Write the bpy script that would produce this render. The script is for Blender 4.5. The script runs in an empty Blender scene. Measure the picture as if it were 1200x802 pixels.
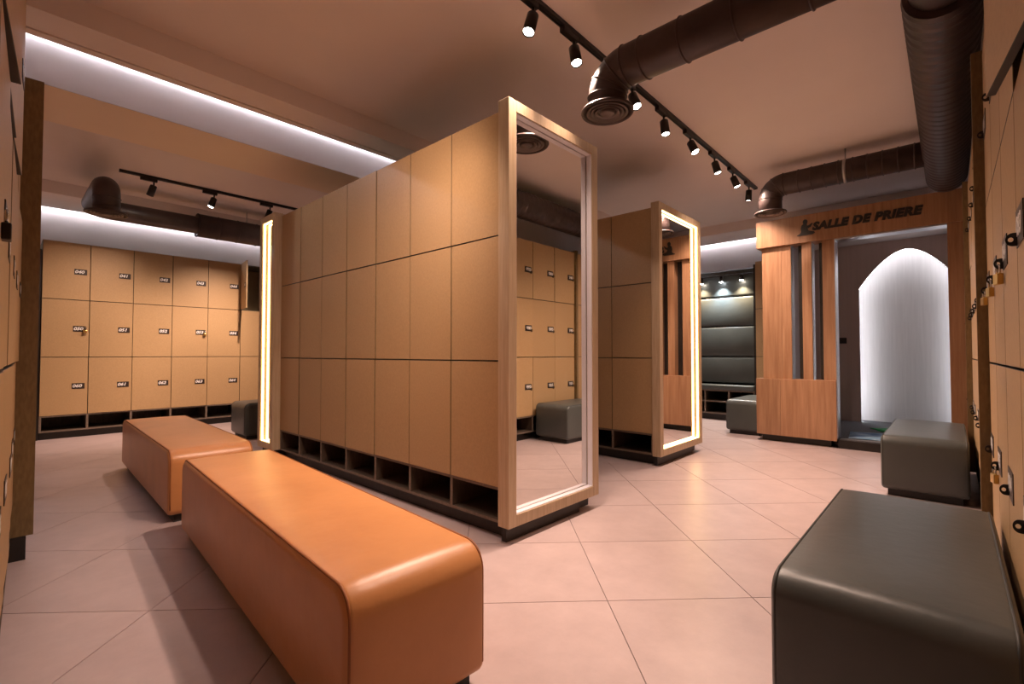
import bpy, bmesh, math, random
from mathutils import Vector, Matrix
random.seed(7)
PI = math.pi
S = bpy.context.scene
COL = S.collection
# ---------------------------------------------------------------- camera
# world: X runs along the right-hand locker wall, Y along the island, Z up (metres)
FPX, HZ, VPX = 558.0, 415.0, 1114.0
pitch = math.atan((HZ - 401.0) / FPX)
psi = math.atan((VPX - 600.0) * math.cos(pitch) / FPX)
cd = bpy.data.cameras.new('camera'); cam = bpy.data.objects.new('camera', cd); COL.objects.link(cam)
cam.location = (0, 0, 1.0)
cam.rotation_euler = (PI/2 + pitch, 0, psi - PI/2)
cd.sensor_width = 36.0; cd.lens = 36.0 * FPX / 1200.0; cd.clip_start = 0.02; cd.clip_end = 60
S.camera = cam
# ---------------------------------------------------------------- world, exposure
w = bpy.data.worlds.new('world'); S.world = w; w.use_nodes = True
w.node_tree.nodes['Background'].inputs[0].default_value = (0.02, 0.02, 0.022, 1)
w.node_tree.nodes['Background'].inputs[1].default_value = 0.2
S.view_settings.view_transform = 'Standard'; S.view_settings.look = 'None'
S.view_settings.gamma = 1.0; S.view_settings.use_curve_mapping = False
S.view_settings.exposure = 0.42
WARM = (1.0, 0.705, 0.56)
COOL = (0.80, 0.88, 1.0)
GOLD = (1.0, 0.68, 0.28)
# ---------------------------------------------------------------- materials
MATS = {}
def base(name):
    m = bpy.data.materials.new(name); m.use_nodes = True
    nt = m.node_tree; b = nt.nodes['Principled BSDF']; MATS[name] = m
    return m, nt, b
def N(nt, t, **kw):
    n = nt.nodes.new(t)
    for k, v in kw.items():
        if k in n.inputs: n.inputs[k].default_value = v
        else: setattr(n, k, v)
    return n
def ramp(nt, c0, c1, p0=0.3, p1=0.7):
    r = nt.nodes.new('ShaderNodeValToRGB')
    r.color_ramp.elements[0].position = p0; r.color_ramp.elements[1].position = p1
    r.color_ramp.elements[0].color = (*c0, 1); r.color_ramp.elements[1].color = (*c1, 1)
    return r
def mat(name, c0, c1=None, scale=(8, 8, 8), detail=4, rough=0.5, metal=0.0, bump=0.0, bscale=None, spec=0.5, rand=0.0, coord='Object', p=(0.3, 0.7), nrough=0.55, coat=0.0):
    m, nt, b = base(name); L = nt.links.new
    b.inputs['Roughness'].default_value = rough; b.inputs['Metallic'].default_value = metal
    b.inputs['Specular IOR Level'].default_value = spec
    if coat: b.inputs['Coat Weight'].default_value = coat; b.inputs['Coat Roughness'].default_value = 0.25
    tc = N(nt, 'ShaderNodeTexCoord'); mp = N(nt, 'ShaderNodeMapping'); mp.inputs['Scale'].default_value = scale
    L(tc.outputs[coord], mp.inputs['Vector'])
    oi = N(nt, 'ShaderNodeObjectInfo')
    vm = N(nt, 'ShaderNodeVectorMath', operation='ADD')
    cx = N(nt, 'ShaderNodeCombineXYZ'); mu = N(nt, 'ShaderNodeMath', operation='MULTIPLY'); mu.inputs[1].default_value = 37.0
    L(oi.outputs['Random'], mu.inputs[0]); L(mu.outputs[0], cx.inputs[0]); L(mu.outputs[0], cx.inputs[1])
    L(mp.outputs[0], vm.inputs[0]); L(cx.outputs[0], vm.inputs[1])
    nz = N(nt, 'ShaderNodeTexNoise'); nz.inputs['Scale'].default_value = 1.0; nz.inputs['Detail'].default_value = detail; nz.inputs['Roughness'].default_value = nrough
    L(vm.outputs[0], nz.inputs['Vector'])
    r = ramp(nt, c0, c1 or c0, *p); L(nz.outputs['Fac'], r.inputs[0])
    out = r.outputs[0]
    if rand:
        hs = N(nt, 'ShaderNodeHueSaturation'); mr = N(nt, 'ShaderNodeMapRange')
        mr.inputs['To Min'].default_value = 1 - rand; mr.inputs['To Max'].default_value = 1 + rand
        L(oi.outputs['Random'], mr.inputs['Value']); L(mr.outputs[0], hs.inputs['Value']); L(out, hs.inputs['Color']); out = hs.outputs[0]
    L(out, b.inputs['Base Color'])
    if bump:
        n2 = N(nt, 'ShaderNodeTexNoise'); n2.inputs['Scale'].default_value = bscale or 60; n2.inputs['Detail'].default_value = 5
        L(tc.outputs[coord], n2.inputs['Vector'])
        bp = N(nt, 'ShaderNodeBump'); bp.inputs['Strength'].default_value = bump; bp.inputs['Distance'].default_value = 0.01
        L(n2.outputs['Fac'], bp.inputs['Height']); L(bp.outputs[0], b.inputs['Normal'])
    return m
def emit(name, col, strength):
    m, nt, b = base(name)
    b.inputs['Base Color'].default_value = (*col, 1); b.inputs['Emission Color'].default_value = (*col, 1); b.inputs['Emission Strength'].default_value = strength
    return m
mat('mdf', (0.395, 0.252, 0.120), (0.475, 0.308, 0.152), scale=(95, 95, 70), detail=8, rough=0.5, bump=0.05, bscale=220, rand=0.035, nrough=0.7)
mat('mdf_shade', (0.15, 0.095, 0.038), (0.22, 0.145, 0.062), scale=(90, 90, 25), detail=6, rough=0.55, rand=0.03)  # darkened MDF: shade on end panels and door sides put into the colour
mat('frame_oak', (0.46, 0.33, 0.20), (0.58, 0.44, 0.29), scale=(60, 60, 4), detail=5, rough=0.42, bump=0.04, bscale=150)
mat('carcass', (0.12, 0.10, 0.06), (0.17, 0.14, 0.09), scale=(10, 10, 10), rough=0.6)
mat('locker_back', (0.30, 0.225, 0.12), (0.36, 0.27, 0.15), rough=0.6)
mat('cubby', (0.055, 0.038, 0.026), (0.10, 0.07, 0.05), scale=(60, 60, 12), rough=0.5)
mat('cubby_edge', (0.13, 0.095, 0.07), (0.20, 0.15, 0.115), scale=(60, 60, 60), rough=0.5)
mat('plinth', (0.012, 0.009, 0.008), (0.024, 0.018, 0.015), rough=0.45)
mat('tile', (0.415, 0.326, 0.316), (0.505, 0.402, 0.388), scale=(5, 5, 5), detail=9, rough=0.34, bump=0.02, bscale=90, rand=0.025, nrough=0.65)
mat('grout', (0.13, 0.10, 0.09), (0.17, 0.13, 0.12), rough=0.9)
mat('ceiling_paint', (0.79, 0.68, 0.63), (0.82, 0.71, 0.655), scale=(2, 2, 2), rough=0.8, bump=0.01, bscale=120)
mat('beam_beige', (0.84, 0.66, 0.50), (0.87, 0.69, 0.525), scale=(2, 2, 2), rough=0.8, bump=0.01, bscale=120)  # warmer beige than the ceiling panels
mat('wall_paint', (0.52, 0.45, 0.43), (0.56, 0.485, 0.465), scale=(2, 2, 2), rough=0.75, bump=0.01, bscale=120)
mat('tan_leather', (0.57, 0.250, 0.090), (0.64, 0.290, 0.108), scale=(5, 5, 5), rough=0.36, bump=0.10, bscale=26, spec=0.5)
mat('tan_thread', (0.30, 0.10, 0.03), (0.34, 0.12, 0.035), rough=0.6)
mat('grey_leather', (0.060, 0.067, 0.064), (0.072, 0.080, 0.076), scale=(4, 4, 4), rough=0.36, bump=0.10, bscale=24)
mat('grey_thread', (0.03, 0.033, 0.03), (0.035, 0.038, 0.035), rough=0.5)
mat('black_base', (0.010, 0.009, 0.009), (0.016, 0.014, 0.014), rough=0.5)
mat('duct', (0.050, 0.034, 0.032), (0.078, 0.054, 0.050), scale=(6, 6, 6), rough=0.42, metal=0.25, bump=0.03, bscale=40)
mat('duct_grille', (0.13, 0.10, 0.092), (0.16, 0.125, 0.115), rough=0.4, metal=0.2)
mat('black_metal', (0.016, 0.013, 0.013), (0.026, 0.021, 0.020), rough=0.38, metal=0.3)
mat('galvanised', (0.42, 0.40, 0.38), (0.5, 0.48, 0.46), rough=0.35, metal=0.9)
mat('aluminium', (0.56, 0.57, 0.60), (0.62, 0.63, 0.66), scale=(3, 3, 60), rough=0.30, metal=0.95)
mat('brass', (0.62, 0.40, 0.12), (0.70, 0.46, 0.16), rough=0.3, metal=0.95)
mat('steel', (0.6, 0.6, 0.6), (0.68, 0.67, 0.66), rough=0.22, metal=1.0)
mat('plate', (0.028, 0.017, 0.014), (0.036, 0.023, 0.019), rough=0.4)
mat('digit', (0.75, 0.73, 0.70), (0.8, 0.78, 0.75), rough=0.5)
mat('letter', (0.018, 0.016, 0.015), (0.026, 0.022, 0.020), rough=0.4)
mat('walnut', (0.29, 0.140, 0.070), (0.46, 0.255, 0.140), scale=(26, 26, 1.6), detail=7, rough=0.42, bump=0.03, bscale=120, rand=0.10, nrough=0.62)
mat('prayer_wall', (0.52, 0.44, 0.42), (0.57, 0.48, 0.46), scale=(30, 30, 1), rough=0.7)
mat('arch_cloth', (0.74, 0.72, 0.72), (0.82, 0.80, 0.80), scale=(40, 40, 2), detail=6, rough=0.8, bump=0.05, bscale=180)
mat('carpet_dark', (0.10, 0.105, 0.12), (0.16, 0.165, 0.18), scale=(60, 60, 60), rough=0.95, bump=0.2, bscale=300)
mat('channel', (0.84, 0.82, 0.88), (0.88, 0.86, 0.92), rough=0.35)
def rug_mat(name, c0, c1, c2, sc):
    m, nt, b = base(name); L = nt.links.new
    tc = N(nt, 'ShaderNodeTexCoord'); v = N(nt, 'ShaderNodeTexVoronoi'); v.inputs['Scale'].default_value = sc
    L(tc.outputs['Object'], v.inputs['Vector'])
    r = ramp(nt, c0, c1, 0.25, 0.45); e = r.color_ramp.elements.new(0.8); e.color = (*c2, 1)
    L(v.outputs['Distance'], r.inputs[0]); L(r.outputs[0], b.inputs['Base Color']); b.inputs['Roughness'].default_value = 0.95
rug_mat('rug_blue', (0.22, 0.40, 0.60), (0.34, 0.50, 0.66), (0.10, 0.18, 0.34), 6)
rug_mat('rug_green', (0.03, 0.52, 0.14), (0.04, 0.40, 0.10), (0.01, 0.10, 0.04), 7)
m, nt, b = base('mirror'); b.inputs['Base Color'].default_value = (0.86, 0.86, 0.85, 1); b.inputs['Metallic'].default_value = 1.0; b.inputs['Roughness'].default_value = 0.012
emit('led_slot', (0.78, 0.86, 1.0), 46.0); emit('led_cool', COOL, 34.0); emit('led_arch', (0.93, 0.95, 1.0), 17.0); emit('led_gold', GOLD, 7.0)
emit('lens_warm', (1.0, 0.86, 0.72), 60.0); emit('lens_cool', (0.9, 0.95, 1.0), 40.0)
# ---------------------------------------------------------------- mesh helpers
def box(bm, x0, x1, y0, y1, z0, z1, mi=0):
    v = [bm.verts.new((x, y, z)) for x in (x0, x1) for y in (y0, y1) for z in (z0, z1)]
    for q in ((0, 1, 3, 2), (4, 6, 7, 5), (0, 4, 5, 1), (2, 3, 7, 6), (0, 2, 6, 4), (1, 5, 7, 3)):
        f = bm.faces.new([v[i] for i in q]); f.material_index = mi
def bevel(bm, r, seg=2):
    bmesh.ops.bevel(bm, geom=bm.edges[:], offset=r, segments=seg, affect='EDGES', profile=0.5)
def tube(bm, pts, rad, n=20, caps=True, mi=0):
    """sweep a circle along pts; rad is a number or one per point"""
    pts = [Vector(p) for p in pts]; rings = []; t0 = None; u = None
    for i, p in enumerate(pts):
        a = pts[max(i-1, 0)]; c = pts[min(i+1, len(pts)-1)]
        t = (c - a)
        if t.length < 1e-9: t = t0
        t = t.normalized()
        if u is None:
            h = Vector((0, 0, 1)) if abs(t.z) < 0.9 else Vector((1, 0, 0))
            u = t.cross(h).normalized()
        else:
            u = (u - t * u.dot(t)).normalized()
        vv = t.cross(u); t0 = t
        r = rad[i] if isinstance(rad, (list, tuple)) else rad
        rings.append([bm.verts.new(p + (u*math.cos(2*PI*k/n) + vv*math.sin(2*PI*k/n))*r) for k in range(n)])
    for A, B in zip(rings, rings[1:]):
        for k in range(n):
            f = bm.faces.new((A[k], A[(k+1) % n], B[(k+1) % n], B[k])); f.material_index = mi; f.smooth = True
    if caps:
        f = bm.faces.new(rings[0][::-1]); f.material_index = mi
        f = bm.faces.new(rings[-1]); f.material_index = mi
def lathe(bm, prof, n=32, mi=0):
    """prof: (r, z) pairs about the z axis"""
    rings = [[bm.verts.new((r*math.cos(2*PI*k/n), r*math.sin(2*PI*k/n), z)) for k in range(n)] if r > 1e-6 else [bm.verts.new((0, 0, z))] for r, z in prof]
    for A, B in zip(rings, rings[1:]):
        for k in range(n):
            a = [A[k % len(A)], A[(k+1) % len(A)], B[(k+1) % len(B)], B[k % len(B)]]
            q = []
            for v in a:
                if v not in q: q.append(v)
            if len(q) > 2:
                f = bm.faces.new(q); f.material_index = mi; f.smooth = True
def mesh(name, bm, *mats):
    bmesh.ops.recalc_face_normals(bm, faces=bm.faces[:])
    me = bpy.data.meshes.new(name); bm.to_mesh(me); bm.free()
    for m in mats: me.materials.append(MATS[m])
    return me
def link(name, me, parent=None, loc=(0, 0, 0), rot=(0, 0, 0)):
    o = bpy.data.objects.new(name, me); COL.objects.link(o)
    o.location = loc; o.rotation_euler = rot
    if parent: o.parent = parent
    return o
def tag(o, label=None, cat=None, group=None, kind=None):
    if label: o['label'] = label
    if cat: o['category'] = cat
    if group: o['group'] = group
    if kind: o['kind'] = kind
    return o
def thing(name, label, cat, loc=(0, 0, 0), rz=0.0, group=None):
    return tag(link(name, None, None, loc, (0, 0, rz)), label, cat, group)
def bxo(name, m, parent, x0, x1, y0, y1, z0, z1, bv=0.0):
    """one box as one object, its origin at the box centre"""
    bm = bmesh.new(); c = Vector(((x0+x1)/2, (y0+y1)/2, (z0+z1)/2))
    box(bm, x0-c.x, x1-c.x, y0-c.y, y1-c.y, z0-c.z, z1-c.z)
    if bv: bevel(bm, bv)
    return link(name, mesh(name, bm, m), parent, c)
def struct(name, m, x0, x1, y0, y1, z0, z1, parent=None):
    o = bxo(name, m, parent, x0, x1, y0, y1, z0, z1)
    if not parent: o['kind'] = 'structure'
    return o
# ---------------------------------------------------------------- room shell
XN, XF, YN, YF = -0.62, 8.10, -0.62, 8.25
ZS, ZM, ZR, ZT = 2.80, 2.94, 3.135, 3.18      # soffit, main ceiling, recess top, slab top
struct('wall_right', 'wall_paint', XN-0.1, XF+0.1, YN-0.1, YN, 0, ZT)
struct('wall_left', 'wall_paint', XN-0.1, XN, YN, YF, 0, ZT)
struct('wall_back', 'wall_paint', XN-0.1, XF+0.1, YF, YF+0.1, 0, ZT)
struct('wall_far', 'wall_paint', XF, XF+0.1, YN, YF, 0, ZT)
# ceiling: two raised panels, perimeter soffits, a beam and a lit slot in front of it
struct('ceiling', 'ceiling_paint', XN, XF, YN, YF, ZR, ZT)
struct('ceiling', 'ceiling_paint', XN, 7.32, YN, 3.47, ZM, ZR)
struct('ceiling', 'ceiling_paint', XN, XF-0.15, 5.10, 7.36, ZM, ZR)
struct('trim_1', 'ceiling_paint', 7.32, XF-0.15, YN, 3.47, ZS, ZR)
struct('trim_2', 'ceiling_paint', XN, XF-0.15, 3.47, 3.70, ZS, ZR)
struct('trim_3', 'ceiling_paint', XN, XF-0.15, 3.718, 3.78, ZS, 2.93)
struct('trim_4', 'ceiling_paint', XN, XF-0.15, 3.70, 3.718, ZS+0.02, 2.93)
struct('trim_5', 'beam_beige', XN, XF-0.15, 4.42, 5.10, ZS, ZR)
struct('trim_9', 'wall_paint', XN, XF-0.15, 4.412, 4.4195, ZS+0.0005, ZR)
struct('trim_6', 'ceiling_paint', XN, XF-0.15, 7.36, YF-0.15, ZS, ZR)
def strip(label, m, x0, x1, y0, y1, z0, z1):
    return tag(bxo('led_strip', m, None, x0, x1, y0, y1, z0, z1), label, 'light strip', 'cove light strips')
strip('cool white light strip in the ceiling slot, above the tan benches', 'led_slot', XN+0.02, XF-0.17, 4.393, 4.403, ZR-0.010, ZR-0.0005)
strip('cool white cove light strip along the back wall, above the numbered lockers', 'led_cool', XN+0.02, XF-0.2, YF-0.05, YF-0.038, 2.853, 2.865)
strip('cool white cove light strip above the green-grey padded seat niche', 'led_cool', XF-0.05, XF-0.038, YN+0.02, 3.46, 2.853, 2.865)
struct('trim_7', 'ceiling_paint', XN, XF-0.16, YF-0.06, YF, 2.866, ZR)
struct('trim_8', 'ceiling_paint', XF-0.06, XF, YN, 3.47, 2.866, ZR)
# floor: grout bed and square tiles laid diagonally
fl = struct('floor', 'grout', XN, XF, YN, YF, -0.06, -0.003)
TS = 0.60; GAP = 0.0035
A0 = Vector((1.70, 1.04)); e1 = Vector((1, -1)).normalized(); e2 = Vector((1, 1)).normalized()
def clip(poly):
    for ax, lim, sg in ((0, XN, 1), (0, XF, -1), (1, YN, 1), (1, YF, -1)):
        out = []
        for i in range(len(poly)):
            a, c = poly[i-1], poly[i]
            da, dc = (a[ax]-lim)*sg, (c[ax]-lim)*sg
            if (da < 0) != (dc < 0): out.append(a + (c-a)*(da/(da-dc)))
            if dc >= 0: out.append(c)
        poly = out
        if len(poly) < 3: return []
    return poly
whole = None
def tile_mesh(poly):
    bm = bmesh.new(); top = [bm.verts.new((p.x, p.y, 0)) for p in poly]; bot = [bm.verts.new((p.x, p.y, -0.009)) for p in poly]
    bm.faces.new(top); n = len(poly)
    for i in range(n): bm.faces.new((top[i-1], top[i], bot[i], bot[i-1]))
    return mesh('tile', bm, 'tile')
for i in range(-14, 16):
    for j in range(-6, 24):
        c = A0 + e1*(i+0.5)*TS + e2*(j+0.5)*TS; h = (TS-GAP)/2
        q = [c+e1*h+e2*h, c-e1*h+e2*h, c-e1*h-e2*h, c+e1*h-e2*h]
        k = clip(q)
        if len(k) < 3: continue
        ar = abs(sum(k[t-1].x*k[t].y-k[t].x*k[t-1].y for t in range(len(k))))/2
        if ar < 0.002: continue
        if ar > (TS-GAP)**2*0.999:
            if not whole: whole = tile_mesh([p-c for p in q])
            me = whole
        else: me = tile_mesh([p-c for p in k])
        o = link('tile', me, fl, (c.x, c.y, 0.029+0.0025)); o.location.z = 0.0  - fl.location.z
        o.location.x -= fl.location.x; o.location.y -= fl.location.y
# ---------------------------------------------------------------- lockers
DW, DH, DT = 0.42, 0.687, 0.018
ZC0, ZC1 = 0.085, 0.275           # shoe cubbies under the doors
ZTOP = ZC1 + 3*DH                 # 2.336
def door_mesh(sign):
    bm = bmesh.new(); g = 0.0030
    x0, x1 = (g, DW-g) if sign > 0 else (-DW+g, -g)
    box(bm, x0, x1, 0, DT, g, DH-g); bevel(bm, 0.0012, 1)
    bm.normal_update()
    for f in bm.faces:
        if abs(f.normal.z) > 0.6: f.material_index = 1  # top and bottom edges near-black: unlit undersides put into the colour
        elif abs(f.normal.y) < 0.9: f.material_index = 2  # side edges darkened so the door gaps read as shaded
    return mesh('locker_door', bm, 'mdf', 'plinth', 'mdf_shade')
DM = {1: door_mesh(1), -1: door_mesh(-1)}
def text_mesh(s, size, bold=0.0, shear=0.0, extr=0.001, sx=1.0, space=1.0):
    cu = bpy.data.curves.new('t', 'FONT'); cu.body = s; cu.size = size; cu.offset = bold; cu.shear = shear; cu.extrude = extr
    cu.align_x = 'CENTER'; cu.align_y = 'CENTER'; cu.resolution_u = 3; cu.space_character = space
    o = bpy.data.objects.new('t', cu); COL.objects.link(o)
    dg = bpy.context.evaluated_depsgraph_get(); me = bpy.data.meshes.new_from_object(o.evaluated_get(dg))
    bpy.data.objects.remove(o); bpy.data.curves.remove(cu)
    me.transform(Matrix.Diagonal((sx, 1, 1, 1)))
    return me
PLATES = {}
def plate_mesh(num):
    if num not in PLATES:
        t = text_mesh(num, 0.050, bold=0.0016, shear=0.22, extr=0.0006, sx=1.12)
        t.transform(Matrix.Translation((-0.012, 0, 0.0028)))
        t.transform(Matrix.Rotation(PI/2, 4, 'X'))
        bm = bmesh.new(); box(bm, -0.058, 0.058, -0.0024, 0.0, -0.034, 0.034)
        bm.faces.ensure_lookup_table(); nf = len(bm.faces)
        bm.from_mesh(t); bm.faces.ensure_lookup_table()
        for f in bm.faces[nf:]: f.material_index = 1
        bpy.data.meshes.remove(t)
        me = bpy.data.meshes.new('number_plate'); bm.to_mesh(me); bm.free()
        me.materials.append(MATS['plate']); me.materials.append(MATS['digit'])
        PLATES[num] = me
    return PLATES[num]
def hasp_mesh():
    bm = bmesh.new(); n = 10          # a tongue standing out from the door, with a hole
    out = [(-0.0, -0.016), (-0.010, -0.016)] + [(-0.010-0.013*math.sin(PI*k/n), -0.016*math.cos(PI*k/n)) for k in range(1, n)] + [(-0.010, 0.016), (0, 0.016)]
    hole = [(-0.0135+0.005*math.cos(2*PI*k/10), 0.006*math.sin(2*PI*k/10)) for k in range(10)]
    E = []
    for lp in (out, hole):
        vs = [bm.verts.new((0, y, z)) for y, z in lp]
        E += [bm.edges.new((vs[i-1], vs[i])) for i in range(len(vs))]
    r = bmesh.ops.triangle_fill(bm, edges=E, use_beauty=True)
    fs = [g for g in r['geom'] if isinstance(g, bmesh.types.BMFace)]
    x = bmesh.ops.extrude_face_region(bm, geom=fs)
    bmesh.ops.translate(bm, vec=(0.003, 0, 0), verts=[g for g in x['geom'] if isinstance(g, bmesh.types.BMVert)])
    return mesh('hasp', bm, 'black_metal')
HASP = hasp_mesh()
def padlock_parts():
    bm = bmesh.new(); box(bm, -0.008, 0.008, -0.019, 0.019, -0.036, 0.0); bevel(bm, 0.003, 2)
    body = mesh('padlock_body', bm, 'brass')
    bm = bmesh.new(); tube(bm, [(0, -0.012, 0)] + [(0, -0.012*math.cos(PI*k/8), 0.016+0.012*math.sin(PI*k/8)) for k in range(9)] + [(0, 0.012, 0)], 0.0032, 8)
    return body, mesh('shackle', bm, 'steel')
PLB, PLS = padlock_parts()
def padlock(label, loc, rz, tilt=0.0, group=None, s=1.0, body=None):
    t = thing('padlock', label, 'padlock', loc, rz, group); t.rotation_euler = (tilt, 0, rz); t.scale = (s, s, s)
    link('padlock_body', body or PLB, t); link('shackle', PLS, t)
    return t
def bank(label, loc, rz, cols, depth=0.48, plate_side=1, numfn=None, ajar=None, hasps=False, doors=True, jit=0.003, group='locker banks', skip=(), psc=1.0):
    """local x to the viewer's right, y into the bank, front of the doors at y=0"""
    t = thing('locker_bank', label, 'lockers', loc, rz, group)
    W = cols*DW; y0 = DT+0.012; T = 0.016; y1 = depth
    bm = bmesh.new()
    box(bm, 0, W, y1-0.012, y1, ZC1, ZTOP)
    for c in range(cols+1):
        a = min(max(c*DW-T/2, 0), W-T); box(bm, a, a+T, y0, y1-0.012, ZC1, ZTOP)
    for r in range(4):
        z = min(max(ZC1+r*DH-T/2, ZC1), ZTOP-T)
        for c in range(cols):
            a = max(c*DW+T/2, T); e = min((c+1)*DW-T/2, W-T); box(bm, a, e, y0, y1-0.012, z, z+T)
    for f in list(bm.faces)[:6]: f.material_index = 1
    link('carcass', mesh('carcass', bm, 'carcass', 'locker_back'), t)
    bm = bmesh.new()
    box(bm, 0, W, y1-0.03, y1, ZC0, ZC1)
    for z0_, z1_ in ((ZC0, ZC0+0.016), (ZC1-0.014, ZC1)): box(bm, 0, W, 0.004, y1-0.03, z0_, z1_)
    for c in range(cols+1):
        a = min(max(c*DW-0.011, 0), W-0.022); box(bm, a, a+0.022, 0.004, y1-0.03, ZC0+0.016, ZC1-0.014)
    for f in bm.faces:
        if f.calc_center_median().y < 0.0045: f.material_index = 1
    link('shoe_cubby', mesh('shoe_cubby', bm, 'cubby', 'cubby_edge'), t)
    bxo('plinth', 'plinth', t, 0.0, W, 0.05, y1, 0.0, ZC0)
    if not doors: return t
    for r in range(3):          # r = 0 is the top row
        for c in range(cols):
            if (r, c) in skip: continue
            a = (ajar or {}).get((r, c), 0.0)
            if not a: a = random.choice((0, 0, 0, 0.004, 0.008, 0.012)) if jit else 0.0
            hs = 1 if plate_side > 0 else -1          # hinge opposite the plate
            dx = c*DW if hs > 0 else (c+1)*DW
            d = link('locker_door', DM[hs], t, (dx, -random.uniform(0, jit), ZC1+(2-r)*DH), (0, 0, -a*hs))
            if numfn:
                px = (DW-0.088)*hs
                link('number_plate', plate_mesh(numfn(r, c)), d, (px, 0.0, DH*0.495)).scale = (psc, 1, psc)
                if hasps: link('hasp', HASP, d, (px+0.05*hs, 0.0, DH*0.495-0.026))
    return t
# back-left bank, numbered
XB = 0.355
bb = bank('long bank of numbered tan lockers on the back wall, one door open', (XB, 7.73, 0), 0, 8, depth=0.5,
     numfn=lambda r, c: '%03d' % (40+10*r+c), ajar={(0, 5): 1.72, (0, 0): 0.012, (1, 1): 0.02, (2, 1): 0.03, (1, 3): 0.02})
bxo('end_panel', 'plinth', bb, -0.10, -0.004, 0.02, 0.5, 0.0, 2.22)
def at_bank(o, x, y, z):
    c, s = math.cos(o.rotation_euler.z), math.sin(o.rotation_euler.z)
    return (o.location.x + c*x - s*y, o.location.y + s*x + c*y, o.location.z + z)
for c, r, n in ((0, 1, 'leftmost'), (3, 1, 'fourth')):
    padlock('small brass padlock on the %s column of the back wall lockers' % n, at_bank(bb, c*DW+DW-0.04, -0.03, ZC1+(2-r)*DH+DH*0.495-0.012), PI/2, 0, 'padlocks on the back wall lockers', 1.0)
# right-hand wall: three banks between proud end panels (front at y = -0.125)
YR = -0.125
r1 = bank('tan lockers at the right edge, beside the nearest dark grey bench', (2.96, YR, 0), PI, 8, depth=0.47, plate_side=-1,
     numfn=lambda r, c: '%03d' % (76-c+100*0+10*r), ajar={(0, 3): 0.115}, hasps=True, jit=0, psc=1.3)
r2 = bank('tan lockers behind the second dark grey bench on the right wall', (5.14, YR, 0), PI, 5, depth=0.47, plate_side=-1,
     numfn=lambda r, c: '%03d' % (81-c+10*r), hasps=True)
r3 = bank('narrow tan lockers in the corner next to the wooden prayer room front', (6.02, YR, 0), PI, 2, depth=0.47, plate_side=-1,
     numfn=lambda r, c: '%03d' % (83-c+10*r), hasps=True)
for b_, wd in ((r1, 0.045), (r2, 0.040)):
    bxo('end_panel', 'mdf_shade', b_, -wd, -0.002, -0.036, 0.47, ZC0, ZTOP+0.02)
def pad_on(b_, r, c, label, grp, t=0.0):
    x = (c+1)*DW - (DW-0.088) - 0.05
    padlock(label, at_bank(b_, x+0.0015, -0.0135, ZC1+(2-r)*DH+DH*0.495-0.026-0.030), b_.rotation_euler.z+PI/2+0.25, t, grp, 0.95)
for c, wd in ((0, 'brass padlock farthest along the middle row of the right wall lockers'), (1, 'brass padlock in the middle of the right wall locker row'), (2, 'brass padlock nearest the camera on the right wall lockers')):
    pad_on(r1, 1, c, wd, 'brass padlocks on the right wall')
pad_on(r1, 2, 1, 'padlock hanging low on the right wall lockers above the dark bench', 'brass padlocks on the right wall')
# left foreground bank, seen edge-on
ROTL = math.radians(90-2.0)
l1 = bank('tan lockers seen edge-on at the left edge of the picture', (0.069-6*DW*math.sin(math.radians(2.0)), 3.33-6*DW, 0), ROTL, 6, depth=0.45, plate_side=1,
     numfn=lambda r, c: '%03d' % (14+c+10*r), ajar={(0, 1): 0.045, (0, 3): 0.03, (1, 5): 0.02}, hasps=False)
bxo('end_panel', 'mdf_shade', l1, 6*DW+0.002, 6*DW+0.04, -0.075, 0.45, ZC0+0.03, ZTOP+0.03)
bxo('end_plinth', 'plinth', l1, 6*DW, 6*DW+0.04, -0.05, 0.45, 0.0, ZC0+0.028)
PLD = PLB.copy(); PLD.materials.clear(); PLD.materials.append(MATS['black_metal'])
padlock('dark padlock on the lockers at the left edge', at_bank(l1, DW-0.06, -0.016, 1.22), ROTL+PI/2, 0.0, None, 0.8, PLD)
# bank beside the padded niche
fb = bank('slim numbered locker column between padded niche and wooden prayer front', (7.42, 2.06, 0), -PI/2, 1, depth=0.6, numfn=lambda r, c: '%03d' % (100+10*r), plate_side=1)
# ---------------------------------------------------------------- islands with mirror ends
def mirror_end(t, x0, x1, yf, yb, lit, z0=ZC0, z1=2.372):
    """frame around a mirror facing local -y; x0..x1 wide, front at yf, back at yb"""
    sw = 0.062; ym = yf + 0.045
    bm_ = 'frame_oak'
    f1 = bxo('frame_stile', bm_, t, x0, x0+sw, yf, yb, z0, z1, 0.002)
    bxo('frame_stile', bm_, t, x1-sw, x1, yf, yb, z0, z1, 0.002)
    bxo('frame_rail', bm_, t, x0+sw, x1-sw, yf, yb, z1-sw, z1, 0.002)
    bxo('frame_rail', bm_, t, x0+sw, x1-sw, yf, yb, z0, z0+sw, 0.002)
    mi = bxo('mirror_glass', 'mirror', t, x0+sw, x1-sw, ym, ym+0.006, z0+sw, z1-sw)
    bxo('mirror_backing', 'carcass', t, x0+sw, x1-sw, ym+0.007, yb-0.002, z0+sw, z1-sw)
    m_ = 'led_gold' if lit else 'channel'
    d = 0.006; a, c_ = (yf+0.014, yf+0.030) if lit else (yf+0.006, ym-0.004)
    for q in ((x0+sw, x0+sw+d, z0+sw, z1-sw), (x1-sw-d, x1-sw, z0+sw, z1-sw), (x0+sw+d, x1-sw-d, z1-sw-d, z1-sw), (x0+sw+d, x1-sw-d, z0+sw, z0+sw+d)):
        bxo('light_channel', m_, t, q[0], q[1], a, c_, q[2], q[3])
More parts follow.
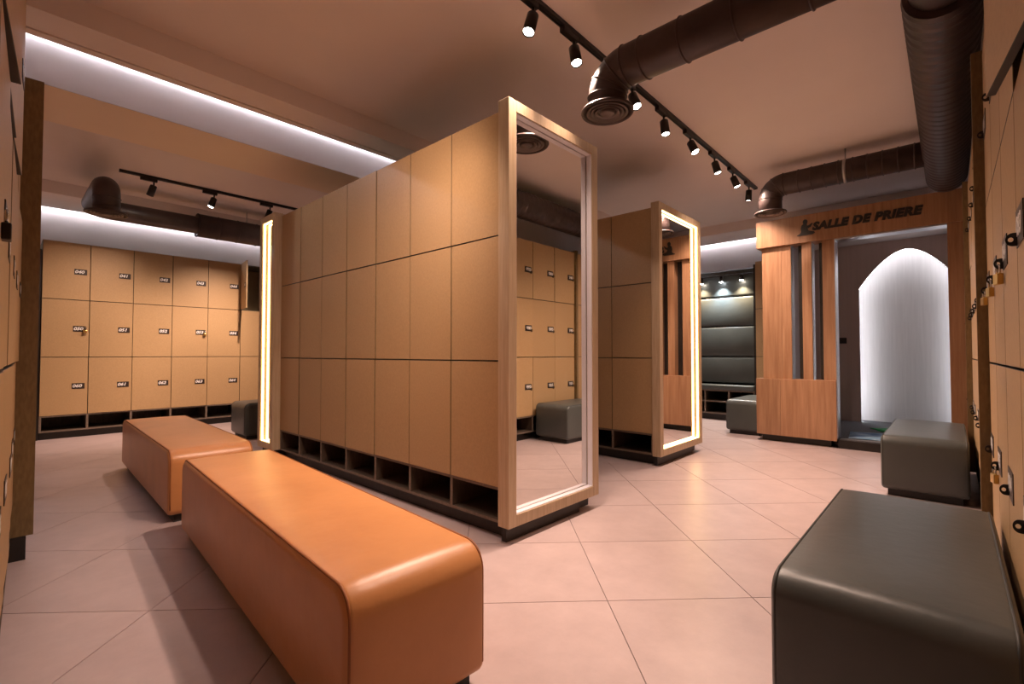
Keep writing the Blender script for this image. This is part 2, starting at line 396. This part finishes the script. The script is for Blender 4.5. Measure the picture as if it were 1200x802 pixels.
def island(label, loc, cols, width, lit, group):
    """loc = near-left floor corner of the mirror frame plane"""
    t = bank(label, (loc[0], loc[1]+0.075+cols*DW, 0), -PI/2, cols, depth=width-0.02, plate_side=1, group=group, jit=0.004)
    return t
def mirror_block(label, loc, rz, wid, depth, lit, group):
    t = thing('mirror_frame', label, 'mirror', loc, rz, group)
    mirror_end(t, 0, wid, 0, depth, lit)
    bxo('plinth', 'plinth', t, 0.03, wid-0.16, 0.045, depth, 0.0, ZC0)
    return t
i1 = island('long central locker island of plain tan doors over open shoe cubbies', (1.858, 1.712, 0), 7, 0.85, False, 'locker islands')
mirror_block('tall pale-framed mirror on the near end of the long central island, unlit', (1.826, 1.705, 0), 0, 0.862, 0.078, False, 'island mirrors')
yE = 1.712+0.075+7*DW
mb = thing('mirror_frame', 'narrow mirror glowing with golden strips at the far end of the central island', 'mirror', (1.79, yE+0.375, 0), -PI/2, 'island mirrors')
mirror_end(mb, 0, 0.37, 0, 0.078, True, z1=2.36)
bxo('end_block', 'frame_oak', mb, 0.0, 0.37, 0.080, 0.90, ZC0, 2.355)
bxo('plinth', 'plinth', mb, 0.03, 0.34, 0.04, 0.88, 0.0, ZC0)
i2 = island('second tan locker island behind the central one, plain doors', (4.03, 1.905, 0), 6, 0.95, True, 'locker islands')
mirror_block('tall mirror with glowing golden strips on the end of the second island', (4.0, 1.898, 0), 0, 0.96, 0.078, True, 'island mirrors')
# ---------------------------------------------------------------- upholstered benches
def rrect(L, H, r, e, nseg=10, nstr=10):
    """rounded rectangle in (y, z), inset by e, centred on y, from z=0"""
    pts = []; hx = L/2-e; z0 = e; z1 = H-e; r_t = max(r-e, 0.004); r_b = max(0.035-e, 0.004)
    def arc(cx, cz, rr, a0, a1): return [(cx+rr*math.cos(a0+(a1-a0)*k/nseg), cz+rr*math.sin(a0+(a1-a0)*k/nseg)) for k in range(nseg+1)]
    A = arc(hx-r_b, z0+r_b, r_b, -PI/2, 0); B = arc(hx-r_t, z1-r_t, r_t, 0, PI/2); C_ = arc(-hx+r_t, z1-r_t, r_t, PI/2, PI); D = arc(-hx+r_b, z0+r_b, r_b, PI, 1.5*PI)
    def seg(p, q, n): return [(p[0]+(q[0]-p[0])*k/n, p[1]+(q[1]-p[1])*k/n) for k in range(1, n)]
    return A + seg(A[-1], B[0], 4) + B + seg(B[-1], C_[0], nstr*2) + C_ + seg(C_[-1], D[0], 4) + D + seg(D[-1], A[0], 6)
def bench(label, loc, rz, W, L, H, leather, thread, r=0.075, group=None, base_h=0.045):
    t = thing('upholstered_bench', label, 'bench', loc, rz, group)
    b = 0.022; hh = H-base_h
    secs = [(-W/2, b)] ; n = 5
    secs = [(-W/2 + b*(1-math.cos(PI/2*k/n)), b*(1-math.sin(PI/2*k/n))) for k in range(n+1)]
    mid = [(-W/2+b + (W-2*b)*k/10, 0.0) for k in range(1, 10)]
    secs = secs + mid + [(-x, e) for x, e in secs[::-1]]
    bm = bmesh.new(); rings = []
    for x, e in secs:
        ring = []
        for y, z in rrect(L, hh, r, e):
            u, v = 2*x/W, 2*y/L
            f = max(0, 1-abs(u)**3)*max(0, 1-abs(v)**6)
            zz = z + (0.012*f if z > hh*0.9 else 0)
            g = max(0, 1-abs(2*(z/hh)-1)**3)
            xx = x*(1+0.012*g*max(0, 1-abs(v)**6))
            yy = y*(1+0.008*g*max(0, 1-abs(u)**3)*(abs(v) > 0.9))
            ring.append(bm.verts.new((xx, yy, zz+base_h)))
        rings.append(ring)
    for A, B in zip(rings, rings[1:]):
        k = len(A)
        for i in range(k):
            f = bm.faces.new((A[i-1], A[i], B[i], B[i-1])); f.smooth = True
    for R_ in (rings[0], rings[-1]): bm.faces.new(R_).smooth = True
    link('cushion', mesh('cushion', bm, leather), t)
    for sgn in (-1, 1):
        p = rrect(L, hh, r, 0.004, 10, 10)
        k0 = 11+3      # from the low end of one vertical edge, over the top, to the other end
        p = p[9:9+1+3+11+19+11+3+2]
        bm = bmesh.new()
        q = []
        for y, z in p:
            v = 2*y/L; xx = W/2-0.012; g = max(0, 1-abs(2*(z/hh)-1)**3)
            q.append((sgn*xx*(1+0.012*g*max(0, 1-abs(v)**6)), y, z+base_h + (0.003 if z > hh*0.9 else 0.0)))
        tube(bm, q, 0.0042, 8)
        link('seam_piping', mesh('seam_piping', bm, thread), t)
    bm = bmesh.new(); box(bm, -W/2+0.035, W/2-0.035, -L/2+0.035, L/2-0.035, 0.0, base_h+0.012)
    link('bench_base', mesh('bench_base', bm, 'black_base'), t)
    return t
bench('long tan leather bench in the foreground, the nearer of two tan ones', (0.862, 2.08, 0), math.radians(-3.6), 0.44, 2.05, 0.425, 'tan_leather', 'tan_thread', group='tan benches')
bench('tan leather bench farther back, towards the numbered lockers', (0.965, 4.36, 0), math.radians(-2.0), 0.46, 1.98, 0.425, 'tan_leather', 'tan_thread', group='tan benches')
bench('largest dark grey leather bench in the right foreground', (1.965, 0.130, 0), PI/2, 0.47, 1.12, 0.42, 'grey_leather', 'grey_thread', r=0.06, group='dark grey benches')
bench('dark grey leather bench by the right wall in front of the prayer room opening', (4.90, 0.150, 0), PI/2, 0.46, 1.22, 0.42, 'grey_leather', 'grey_thread', r=0.06, group='dark grey benches')
bench('dark grey bench partly hidden behind the wooden prayer room front', (6.80, 1.90, 0), PI/2, 0.42, 1.02, 0.42, 'grey_leather', 'grey_thread', r=0.06, group='dark grey benches')
bench('dark grey bench in front of the back lockers, half hidden by the golden mirror', (2.46, 6.25, 0), PI/2, 0.46, 0.98, 0.42, 'grey_leather', 'grey_thread', r=0.06, group='dark grey benches')
# ---------------------------------------------------------------- padded seat niche
PX = 7.42
pn = thing('seat_niche', 'built-in seat with tall green-grey padded back panels beside the prayer room front', 'seat', (PX, 3.2, 0), -PI/2)
# local x: -y world (viewer's right), width 2.2
NW0, NW1 = -1.05, 1.14
def cushion_box(name, m, parent, x0, x1, y0, y1, z0, z1, r=0.02):
    bm = bmesh.new(); c = Vector(((x0+x1)/2, (y0+y1)/2, (z0+z1)/2)); box(bm, x0-c.x, x1-c.x, y0-c.y, y1-c.y, z0-c.z, z1-c.z); bevel(bm, r, 4)
    for f in bm.faces: f.smooth = True
    o = link(name, mesh(name, bm, m), parent, c)
    return o
for a, c in ((0.56, 0.955), (0.965, 1.415), (1.425, 1.865), (1.875, 2.28)):
    cushion_box('back_cushion', 'grey_leather', pn, NW0+0.03, NW1-0.03, 0.16, 0.28, a, c, 0.028)
cushion_box('seat_cushion', 'grey_leather', pn, NW0+0.03, NW1-0.03, 0.0, 0.27, 0.455, 0.535, 0.022)
bm = bmesh.new()
box(bm, NW0, NW1, 0.62, 0.64, 0.0, 2.30)
box(bm, NW0, NW0+0.03, 0.02, 0.62, 0.0, 2.30); box(bm, NW1-0.03, NW1, 0.02, 0.62, 0.0, 2.30)
box(bm, NW0+0.03, NW1-0.03, 0.29, 0.62, 2.27, 2.30)
link('niche_frame', mesh('niche_frame', bm, 'plinth'), pn)
bm = bmesh.new(); 
for z0_, z1_ in ((0.09, 0.11), (0.27, 0.288), (0.435, 0.453)): box(bm, NW0+0.03, NW1-0.03, 0.03, 0.6, z0_, z1_)
k = 6
for i in range(k+1):
    x = NW0+0.03+(NW1-NW0-0.06-0.02)*i/k
    for z0_, z1_ in ((0.11, 0.27), (0.288, 0.435)): box(bm, x, x+0.02, 0.03, 0.6, z0_, z1_)
for f in bm.faces:
    if f.calc_center_median().y < 0.031: f.material_index = 1
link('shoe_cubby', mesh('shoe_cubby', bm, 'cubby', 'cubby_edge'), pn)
bxo('plinth', 'plinth', pn, NW0+0.03, NW1-0.03, 0.07, 0.6, 0.0, 0.09)
bm = bmesh.new(); tube(bm, [(NW0+0.03, 0.085, 2.19), (NW1-0.03, 0.085, 2.19)], 0.009, 10); link('lamp_rail', mesh('lamp_rail', bm, 'black_metal'), pn)
def spot_light(name, parent, loc, rot, energy, col, ang, blend, rad):
    ld = bpy.data.lights.new(name, 'SPOT'); ld.energy = energy; ld.color = col; ld.spot_size = ang; ld.spot_blend = blend; ld.shadow_soft_size = rad
    return link(name, ld, parent, loc, rot)
def niche_lamp(label, y, m, col, e):
    t = thing('rail_lamp', label, 'lamp', (PX+0.085, y, 2.1575), 0, 'lamps on the niche rail')
    bm = bmesh.new(); lathe(bm, [(0, 0.035), (0.022, 0.035), (0.026, 0.01), (0.030, -0.045), (0.024, -0.045), (0.022, -0.03), (0, -0.03)], 20)
    link('lamp_head', mesh('lamp_head', bm, 'black_metal'), t, (0, 0, -0.012))
    bm = bmesh.new(); lathe(bm, [(0, 0.004), (0.024, 0.004), (0.024, -0.008), (0, -0.012)], 20)
    link('lamp_lens', mesh('lamp_lens', bm, m), t, (0, 0, -0.058))
    spot_light('beam', t, (0, 0, -0.075), (0, math.radians(6), 0), e, col, math.radians(110), 0.8, 0.02)
niche_lamp('cool white rail lamp in the middle, over the padded niche', 2.56, 'lens_cool', (0.85, 0.93, 1.0), 80)
niche_lamp('warm rail lamp over the padded niche, nearest the slim locker column', 2.27, 'lens_warm', (1.0, 0.75, 0.5), 55)
niche_lamp('warm rail lamp over the padded niche, beside the golden mirror edge', 2.86, 'lens_warm', (1.0, 0.75, 0.5), 55)
# ---------------------------------------------------------------- prayer room
XP = 6.065
pf = thing('prayer_room_front', 'wooden prayer room front with slotted boards and dark lettering', 'room front', (XP, 0.78, 0), -PI/2)
# local x = 0.78 - y world ; local y = x world - XP
def lx(y): return 0.78 - y
hd = bxo('header_board', 'walnut', pf, lx(1.66), lx(-0.105), -0.02, 0.20, 2.235, 2.54, 0.002)
lowb = bxo('lower_panel', 'walnut', pf, lx(1.68), lx(1.43), -0.02, 0.16, 0.075, 0.715, 0.0015)
lowb = bxo('lower_panel', 'walnut', pf, lx(1.4285), lx(0.90), -0.02, 0.16, 0.075, 0.715, 0.0015)
for a, c in ((1.612, 1.412), (1.411, 1.315), (1.205, 1.113), (1.012, 0.900)):
    bxo('upright_board', 'walnut', pf, lx(a), lx(c), 0.02, 0.14, 0.715, 2.235, 0.0015)
for a, c in ((1.315, 1.205), (1.113, 1.012)):
    bxo('slot_lining', 'aluminium', pf, lx(a), lx(a)+0.004, 0.03, 0.16, 0.716, 2.234)
    bxo('slot_back', 'plinth', pf, lx(a)+0.055, lx(c), 0.13, 0.16, 0.716, 2.234)
bxo('upright_board', 'walnut', pf, lx(0.005), lx(-0.105), 0.0, 0.14, 0.10, 2.235, 0.0015)
bxo('metal_reveal', 'aluminium', pf, lx(0.8995), lx(0.892), 0.0, 0.17, 0.10, 2.23)
bxo('metal_reveal', 'aluminium', pf, lx(0.892), lx(0.0055), 0.0, 0.17, 2.222, 2.234)
bxo('step_edge', 'plinth', pf, lx(0.892), lx(0.006), 0.012, 0.028, 0.0, 0.088)
bxo('plinth', 'plinth', pf, lx(1.64), lx(0.96), 0.05, 0.16, 0.0, 0.075)
tm = text_mesh('SALLE DE PRIERE', 0.112, bold=0.0075, shear=0.24, extr=0.004, sx=1.30, space=1.10)
ws = [v.co.x for v in tm.vertices]; wid = max(ws)-min(ws)
tm.transform(Matrix.Diagonal((0.925/wid, 1.0, 1, 1))); tm.transform(Matrix.Rotation(PI/2, 4, 'X'))
tm.materials.clear(); tm.materials.append(MATS['letter'])
hc = hd.location
link('lettering', tm, hd, (lx(0.641)-hc.x, -0.025-hc.y, 2.392-hc.z))
# kneeling figure sign, as a cut-out
sil = [(-.07, 0), (.06, 0), (.085, .012), (.078, .026), (.03, .040), (.022, .062), (.048, .075), (.066, .105), (.060, .112), (.036, .092), (.018, .088), (.014, .105), (.020, .118), (.022, .136), (.012, .150), (-.006, .152), (-.018, .140), (-.020, .122), (-.014, .110), (-.030, .098), (-.038, .070), (-.034, .034), (-.045, .018), (-.07, .008)]
bm = bmesh.new(); vs = [bm.verts.new((x*1.1, 0, z*1.15)) for x, z in sil]; f = bm.faces.new(vs)
x_ = bmesh.ops.extrude_face_region(bm, geom=[f]); bmesh.ops.translate(bm, vec=(0, 0.006, 0), verts=[g for g in x_['geom'] if isinstance(g, bmesh.types.BMVert)])
bmesh.ops.triangulate(bm, faces=[f for f in bm.faces if len(f.verts) > 4])
link('pictogram', mesh('pictogram', bm, 'letter'), hd, (lx(1.16)-hc.x, -0.0265-hc.y, 2.312-hc.z))
# inner room shell
struct('wall_prayer_left', 'prayer_wall', XP+0.17, XF-0.08, 1.56, 1.62, 0.0, 2.52)
struct('wall_prayer_right', 'prayer_wall', XP+0.17, XF-0.08, YN+0.02, YN+0.08, 0.0, 2.52)
struct('ceiling_prayer', 'wall_paint', XP+0.21, XF-0.08, YN+0.08, 1.56, 2.46, 2.52)
struct('floor_prayer', 'carpet_dark', XP+0.03, XF-0.08, YN+0.08, 0.89, 0.002, 0.10)
struct('floor_prayer', 'carpet_dark', XP+0.17, XF-0.08, 0.89, 1.56, 0.002, 0.10)
# arch wall: panel with a pointed opening, lit cloth behind
YA, HWA, ZSP, ZAP, XA = 0.386, 0.50, 1.86, 2.335, 7.80
def arch(off=0.0):
    p = [(YA+HWA+off, 0.10), (YA+HWA+off, ZSP)]
    n = 14
    for k in range(1, n+1):
        t = k/n; a = t*PI/2
        y = (HWA+off)*(1-t)**1.0
        z = ZSP + (ZAP+off-ZSP)*(1-(1-t)**1.75)
        p.append((YA+y, z))
    q = [(2*YA-y, z) for y, z in p[:-1]][::-1]
    return p + q
aw = thing('arch_wall', 'brown end wall of the prayer room with pointed niche opening', 'wall panel', (XA, YA, 0.0))
bm = bmesh.new(); A_ = arch(); y0_, y1_ = YN+0.08, 1.56; zt = 2.46
outer = [(y0_, 0.10), A_[-1]] 
loop = [(y1_, 0.10), (y1_, zt), (y0_, zt), (y0_, 0.10)] + A_[::-1]
vs = [bm.verts.new((0, y-YA, z)) for y, z in loop]
E_ = [bm.edges.new((vs[i-1], vs[i])) for i in range(len(vs))]
r_ = bmesh.ops.triangle_fill(bm, edges=E_, use_beauty=True)
fs = [g for g in r_['geom'] if isinstance(g, bmesh.types.BMFace)]
x_ = bmesh.ops.extrude_face_region(bm, geom=fs); bmesh.ops.translate(bm, vec=(0.018, 0, 0), verts=[g for g in x_['geom'] if isinstance(g, bmesh.types.BMVert)])
link('wall_board', mesh('wall_board', bm, 'prayer_wall'), aw)
bxo('niche_back', 'arch_cloth', aw, 0.20, 0.215, y0_-YA, y1_-YA, 0.10, zt)
bm = bmesh.new(); tube(bm, [(0.05, y-YA, z) for y, z in arch(0.010)], 0.006, 8)
tag(link('halo_strip', mesh('halo_strip', bm, 'led_arch'), aw), 'white light line around the arch')
bm = bmesh.new(); box(bm, -0.008, 0, -0.04, 0.04, -0.04, 0.04); bevel(bm, 0.003, 2)
so = tag(link('wall_socket', mesh('wall_socket', bm, 'black_metal'), None, (XA-0.0005, 1.07, 1.18)), 'small black wall socket left of the lit arch', 'socket')
def rug(name, label, loc, rz, sx, sy, m, z):
    bm = bmesh.new(); nx, ny = 14, 10
    g = [[bm.verts.new((sx*(i/nx-0.5), sy*(j/ny-0.5), 0.003*math.sin(i*1.1+j*0.9)*(0.3+0.7*(i/nx)) + 0.004)) for j in range(ny+1)] for i in range(nx+1)]
    for i in range(nx):
        for j in range(ny): bm.faces.new((g[i][j], g[i+1][j], g[i+1][j+1], g[i][j+1]))
    fs = bm.faces[:]; x_ = bmesh.ops.extrude_face_region(bm, geom=fs); bmesh.ops.translate(bm, vec=(0, 0, 0.006), verts=[g_ for g_ in x_['geom'] if isinstance(g_, bmesh.types.BMVert)])
    for f in bm.faces: f.smooth = True
    return tag(link(name, mesh(name, bm, m), None, (loc[0], loc[1], z), (0, 0, rz)), label, 'rug')
rug('prayer_rug', 'pale blue patterned prayer rug at the threshold of the prayer room', (6.46, 0.50, 0), 0.10, 0.52, 0.68, 'rug_blue', 0.1005)
rug('prayer_rug', 'bright green prayer rug in front of the lit arch', (7.12, 0.36, 0), 0.5, 0.45, 0.60, 'rug_green', 0.1005)
# ---------------------------------------------------------------- air ducts
def bend(p0, p1, p2, r, n=10):
    """points of a rounded corner at p1"""
    p0, p1, p2 = Vector(p0), Vector(p1), Vector(p2)
    d0 = (p0-p1).normalized(); d2 = (p2-p1).normalized(); a = p1+d0*r; c = p1+d2*r; ctr = a+d2*r
    return [ctr + (-d2*math.cos(t*PI/2/n) - d0*math.sin(t*PI/2/n))*r for t in range(n+1)]
def ring_on(parent, p, axis, r, wd=0.012, m='duct'):
    bm = bmesh.new(); lathe(bm, [(r-0.003, -wd), (r+0.005, -wd*0.5), (r+0.007, 0), (r+0.005, wd*0.5), (r-0.003, wd)], 28)
    o = link('seam_ring', mesh('seam_ring', bm, m), parent, p); o.rotation_mode = 'QUATERNION'; o.rotation_quaternion = Vector(axis).to_track_quat('Z', 'Y')
def diffuser(parent, loc, r):
    bm = bmesh.new(); lathe(bm, [(r*0.66, 0.06), (r*0.66, 0.012), (r, 0.006), (r+0.004, -0.004), (r, -0.012), (r*0.90, -0.008), (r*0.9, 0.0), (0, 0.004)], 40)
    d = link('diffuser', mesh('diffuser', bm, 'duct'), parent, loc)
    for k, q in enumerate((0.78, 0.62, 0.46)):
        bm = bmesh.new(); lathe(bm, [(r*q, 0.0), (r*q+0.004, -0.012-0.003*k), (r*(q-0.10), -0.006), (r*(q-0.1)-0.002, 0.0)], 36)
        link('vane_ring', mesh('vane_ring', bm, 'duct_grille'), d)
    bm = bmesh.new(); lathe(bm, [(0, -0.022), (r*0.22, -0.02), (r*0.28, -0.012), (r*0.26, 0.0)], 32)
    link('vane_disc', mesh('vane_disc', bm, 'duct_grille'), d)
def duct(t, start, corner, end_z, r, rings, rod=None, ring_ax=(0, 1, 0)):
    """horizontal run from start to corner (same z), then an elbow down to a diffuser"""
    N0 = Vector(t.location)
    o = N0; R = r*1.25
    dn = (corner[0], corner[1], end_z+0.02)
    pts = [Vector(start)] + bend(start, corner, dn, R, 12) + [Vector(dn)]
    bm = bmesh.new(); tube(bm, [p-o for p in pts], r, 28); link('branch_pipe', mesh('branch_pipe', bm, 'duct'), t)
    for p in rings: ring_on(t, Vector(p)-o, ring_ax, r, 0.007)
    b_ = bend(start, corner, dn, R, 12)
    for k in (0, 4, 8, 12):
        tt = (b_[min(k+1, 12)]-b_[max(k-1, 0)]).normalized(); ring_on(t, b_[k]-o, tt, r, 0.006)
    diffuser(t, Vector((corner[0], corner[1], end_z))-o, r*1.36)
    if rod:
        bm = bmesh.new(); tube(bm, [Vector((rod[0], rod[1], rod[2]))-o, Vector((rod[0], rod[1], ZM if rod[1] < 3.4 else ZS))-o], 0.005, 8); link('hanger_rod', mesh('hanger_rod', bm, 'galvanised'), t)
        bm = bmesh.new(); lathe(bm, [(r+0.001, -0.012), (r+0.004, -0.012), (r+0.004, 0.012), (r+0.001, 0.012)], 28)
        h = link('hanger_band', mesh('hanger_band', bm, 'galvanised'), t, Vector((rod[0], rod[1], start[2]))-o); h.rotation_mode = 'QUATERNION'; h.rotation_quaternion = Vector(ring_ax).to_track_quat('Z', 'Y')
    return t
YD, ZD = 0.0, 2.675
md = thing('air_duct', 'large ribbed dark duct along the right wall with two branches ending in round diffusers', 'air duct', (0, YD, 2.5), 0, 'air ducts')
duct(md, (2.38, YD+0.05, 2.62), (2.38, 1.44, 2.62), 2.405, 0.108, [(2.38, y, 2.62) for y in (0.25, 0.42, 0.72, 0.98, 1.2)])
duct(md, (5.40, YD+0.05, 2.725), (5.40, 1.345, 2.725), 2.455, 0.108, [(5.40, 0.20+0.11*k, 2.725) for k in range(9)], rod=(5.40, 0.70, 2.73))
bm = bmesh.new(); pts = []; rad = []
x = -0.55
while x < 2.86:
    ph = (x/0.13) % 1.0; pts.append((x, 0, ZD-2.5)); rad.append(0.122+(0.004 if ph < 0.12 else 0)); x += 0.0162
tube(bm, pts, rad, 32); link('duct_pipe', mesh('duct_pipe', bm, 'duct'), md)
bm = bmesh.new(); pts = []; rad = []; x = 2.86
while x < 6.03:
    ph = (x/0.085) % 1.0; pts.append((x, 0, ZD-2.5-0.012)); rad.append(0.142+(0.006 if ph < 0.2 else 0)); x += 0.0106
tube(bm, pts, rad, 32); link('duct_pipe', mesh('duct_pipe', bm, 'duct'), md)
# duct along the back wall
BY, ZB = 7.05, 2.645
bd = thing('air_duct', 'dark duct along the back wall above the numbered lockers', 'air duct', (0.71, BY, 2.37), 0, 'air ducts')
o_ = Vector((0.71, BY, 2.37))
pts = [Vector((x, BY, ZB)) for x in (4.6, 3.0, 2.0, 1.5)] + bend((4.6, BY, ZB), (0.71, BY, ZB), (0.71, 6.0, ZB), 0.18, 10) + bend((0.71, BY, ZB), (0.71, 6.02, ZB), (0.71, 6.02, 2.3), 0.118, 10) + [Vector((0.71, 6.02, 2.385))]
bm = bmesh.new(); tube(bm, [p-o_ for p in pts], 0.108, 28); link('duct_pipe', mesh('duct_pipe', bm, 'duct'), bd)
bm = bmesh.new(); tube(bm, [Vector((x, BY, ZB))-o_ for x in (1.72, 4.6)], 0.145, 28); link('duct_sleeve', mesh('duct_sleeve', bm, 'duct'), bd)
for x in (1.72, 1.95, 2.18, 2.42, 2.65): ring_on(bd, Vector((x, BY, ZB))-o_, (1, 0, 0), 0.145, 0.006)
for z_ in (2.43, 2.52): ring_on(bd, Vector((0.71, 6.02, z_))-o_, (0, 0, 1), 0.108, 0.006)
diffuser(bd, Vector((0.71, 6.02, 2.37))-o_, 0.165)
bm = bmesh.new(); tube(bm, [Vector((2.3, BY, ZB+0.1))-o_, Vector((2.3, BY, ZM))-o_], 0.006, 8); link('hanger_rod', mesh('hanger_rod', bm, 'galvanised'), bd)
# ---------------------------------------------------------------- track lights
def track(label, x0, x1, y, zc):
    t = thing('lighting_track', label, 'light track', (x0, y, zc), 0, 'ceiling light tracks')
    bm = bmesh.new(); box(bm, 0, x1-x0, -0.018, 0.018, -0.020, -0.0005); box(bm, 0, x1-x0, -0.018, -0.008, -0.026, -0.020); box(bm, 0, x1-x0, 0.008, 0.018, -0.026, -0.020)
    link('track_rail', mesh('track_rail', bm, 'black_metal'), t)
    bxo('end_cap', 'black_metal', t, -0.012, -0.0005, -0.02, 0.02, -0.028, -0.0005); bxo('end_cap', 'black_metal', t, x1-x0+0.0005, x1-x0+0.012, -0.02, 0.02, -0.028, -0.0005)
def head_meshes():
    bm = bmesh.new(); box(bm, -0.075, 0.075, -0.017, 0.017, -0.034, 0.0); bevel(bm, 0.002, 1); ad = mesh('adapter', bm, 'black_metal')
    bm = bmesh.new(); tube(bm, [(0, 0, 0.0), (0, 0, -0.045)], 0.008, 10); st = mesh('stem', bm, 'black_metal')
    bm = bmesh.new(); lathe(bm, [(0, 0.0), (0.026, 0.0), (0.032, -0.006), (0.034, -0.12), (0.031, -0.12), (0.029, -0.108), (0, -0.108)], 28); hm = mesh('lamp_head', bm, 'black_metal')
    bm = bmesh.new(); lathe(bm, [(0, -0.1095), (0.0285, -0.1095), (0.0285, -0.113), (0, -0.1165)], 24); lm = mesh('lamp_lens', bm, 'lens_warm')
    return ad, st, hm, lm
AD, ST, HM, LM = head_meshes()
def spot(label, x, y, zc, aim, energy, col=WARM, ang=86, blend=1.0, group=None, soft=0.03):
    t = thing('track_spotlight', label, 'spotlight', (x, y, zc-0.026), 0, group)
    link('adapter', AD, t); link('stem', ST, t, (0.045, 0, -0.03))
    p = Vector((x+0.045, y, zc-0.026-0.072)); d = (Vector(aim)-p).normalized()
    h = link('lamp_head', HM, t, (0.045, 0, -0.072)); h.rotation_mode = 'QUATERNION'; h.rotation_quaternion = (-d).to_track_quat('Z', 'Y')
    link('lamp_lens', LM, h)
    l = spot_light('beam', h, (0, 0, -0.121), (0, 0, 0), energy, col, math.radians(ang), blend, soft)
    return t
TY = 1.635
track('black ceiling light track with eight lit spotlights over the mirror ends', 0.30, 5.95, TY, ZM)
G1 = 'spotlights on the main track'
E0 = 112
spot('added track spotlight above the front tan bench, out of the picture at the top', 1.42, TY, ZM, (1.25, 2.8, 0.4), E0*1.0, group=G1, ang=84)  # added lamp out of view, brightens the front bench and island doors
spot('added unseen track spotlight nearest the camera corner, turned towards the island doors', 0.85, TY, ZM, (1.86, 3.0, 1.25), E0*0.88, group=G1, ang=88)  # added lamp out of view, lifts the far half of the island doors
track('added unseen short black ceiling track above the space between tan and grey benches', 1.2, 2.0, 0.62, ZM)  # unseen track, added only to carry the next lamp
spot('added unseen spotlight above the space between the tan and the nearest grey bench', 1.72, 0.62, ZM, (1.3, 1.0, 0.0), E0*0.62, group=G1, ang=86)  # added fill lamp for the near end of the front bench
vis = [(1.90, (1.15, 1.75, 0.2), 1.3, 'lit track spotlight nearest the camera, at the top edge'), (2.28, (2.0, 0.9, 0), 1, 'track spotlight just left of the nearest round diffuser'),
       (2.99, (2.6, 0.4, 0), 1, 'track spotlight just right of the nearest round diffuser'), (3.50, (3.4, 1.2, 0), 0.9, 'track spotlight fourth from the camera'),
       (4.02, (3.7, 0.3, 0), 1, 'brightly flaring track spotlight fifth from the camera'), (4.60, (4.75, 0.9, 0), 1.1, 'track spotlight sixth from the camera'),
       (5.12, (5.5, 0.6, 0), 0.8, 'track spotlight second from the far end of the track'), (5.66, (6.0, 1.9, 0), 1.0, 'track spotlight at the far end, beside the farther diffuser')]
for x, a, k, lb in vis: spot(lb, x, TY, ZM, a, E0*k, group=G1, ang=86 if x < 4.5 else 122)
TL = 6.38
track('thin black ceiling track near the back lockers with three spotlights', 0.86, 3.2, TL, ZM)
G2 = 'spotlights near the back lockers'
spot('spotlight at the left of the back ceiling track', 1.10, TL, ZM, (0.7, 7.6, 0.9), E0*1.0, group=G2)
spot('middle spotlight of the back ceiling track', 1.68, TL, ZM, (0.9, 6.3, 0.2), E0*1.0, group=G2)
spot('spotlight of the back ceiling track beside the golden mirror', 2.31, TL, ZM, (1.9, 7.7, 0.35), E0*2.6, group=G2, ang=85)
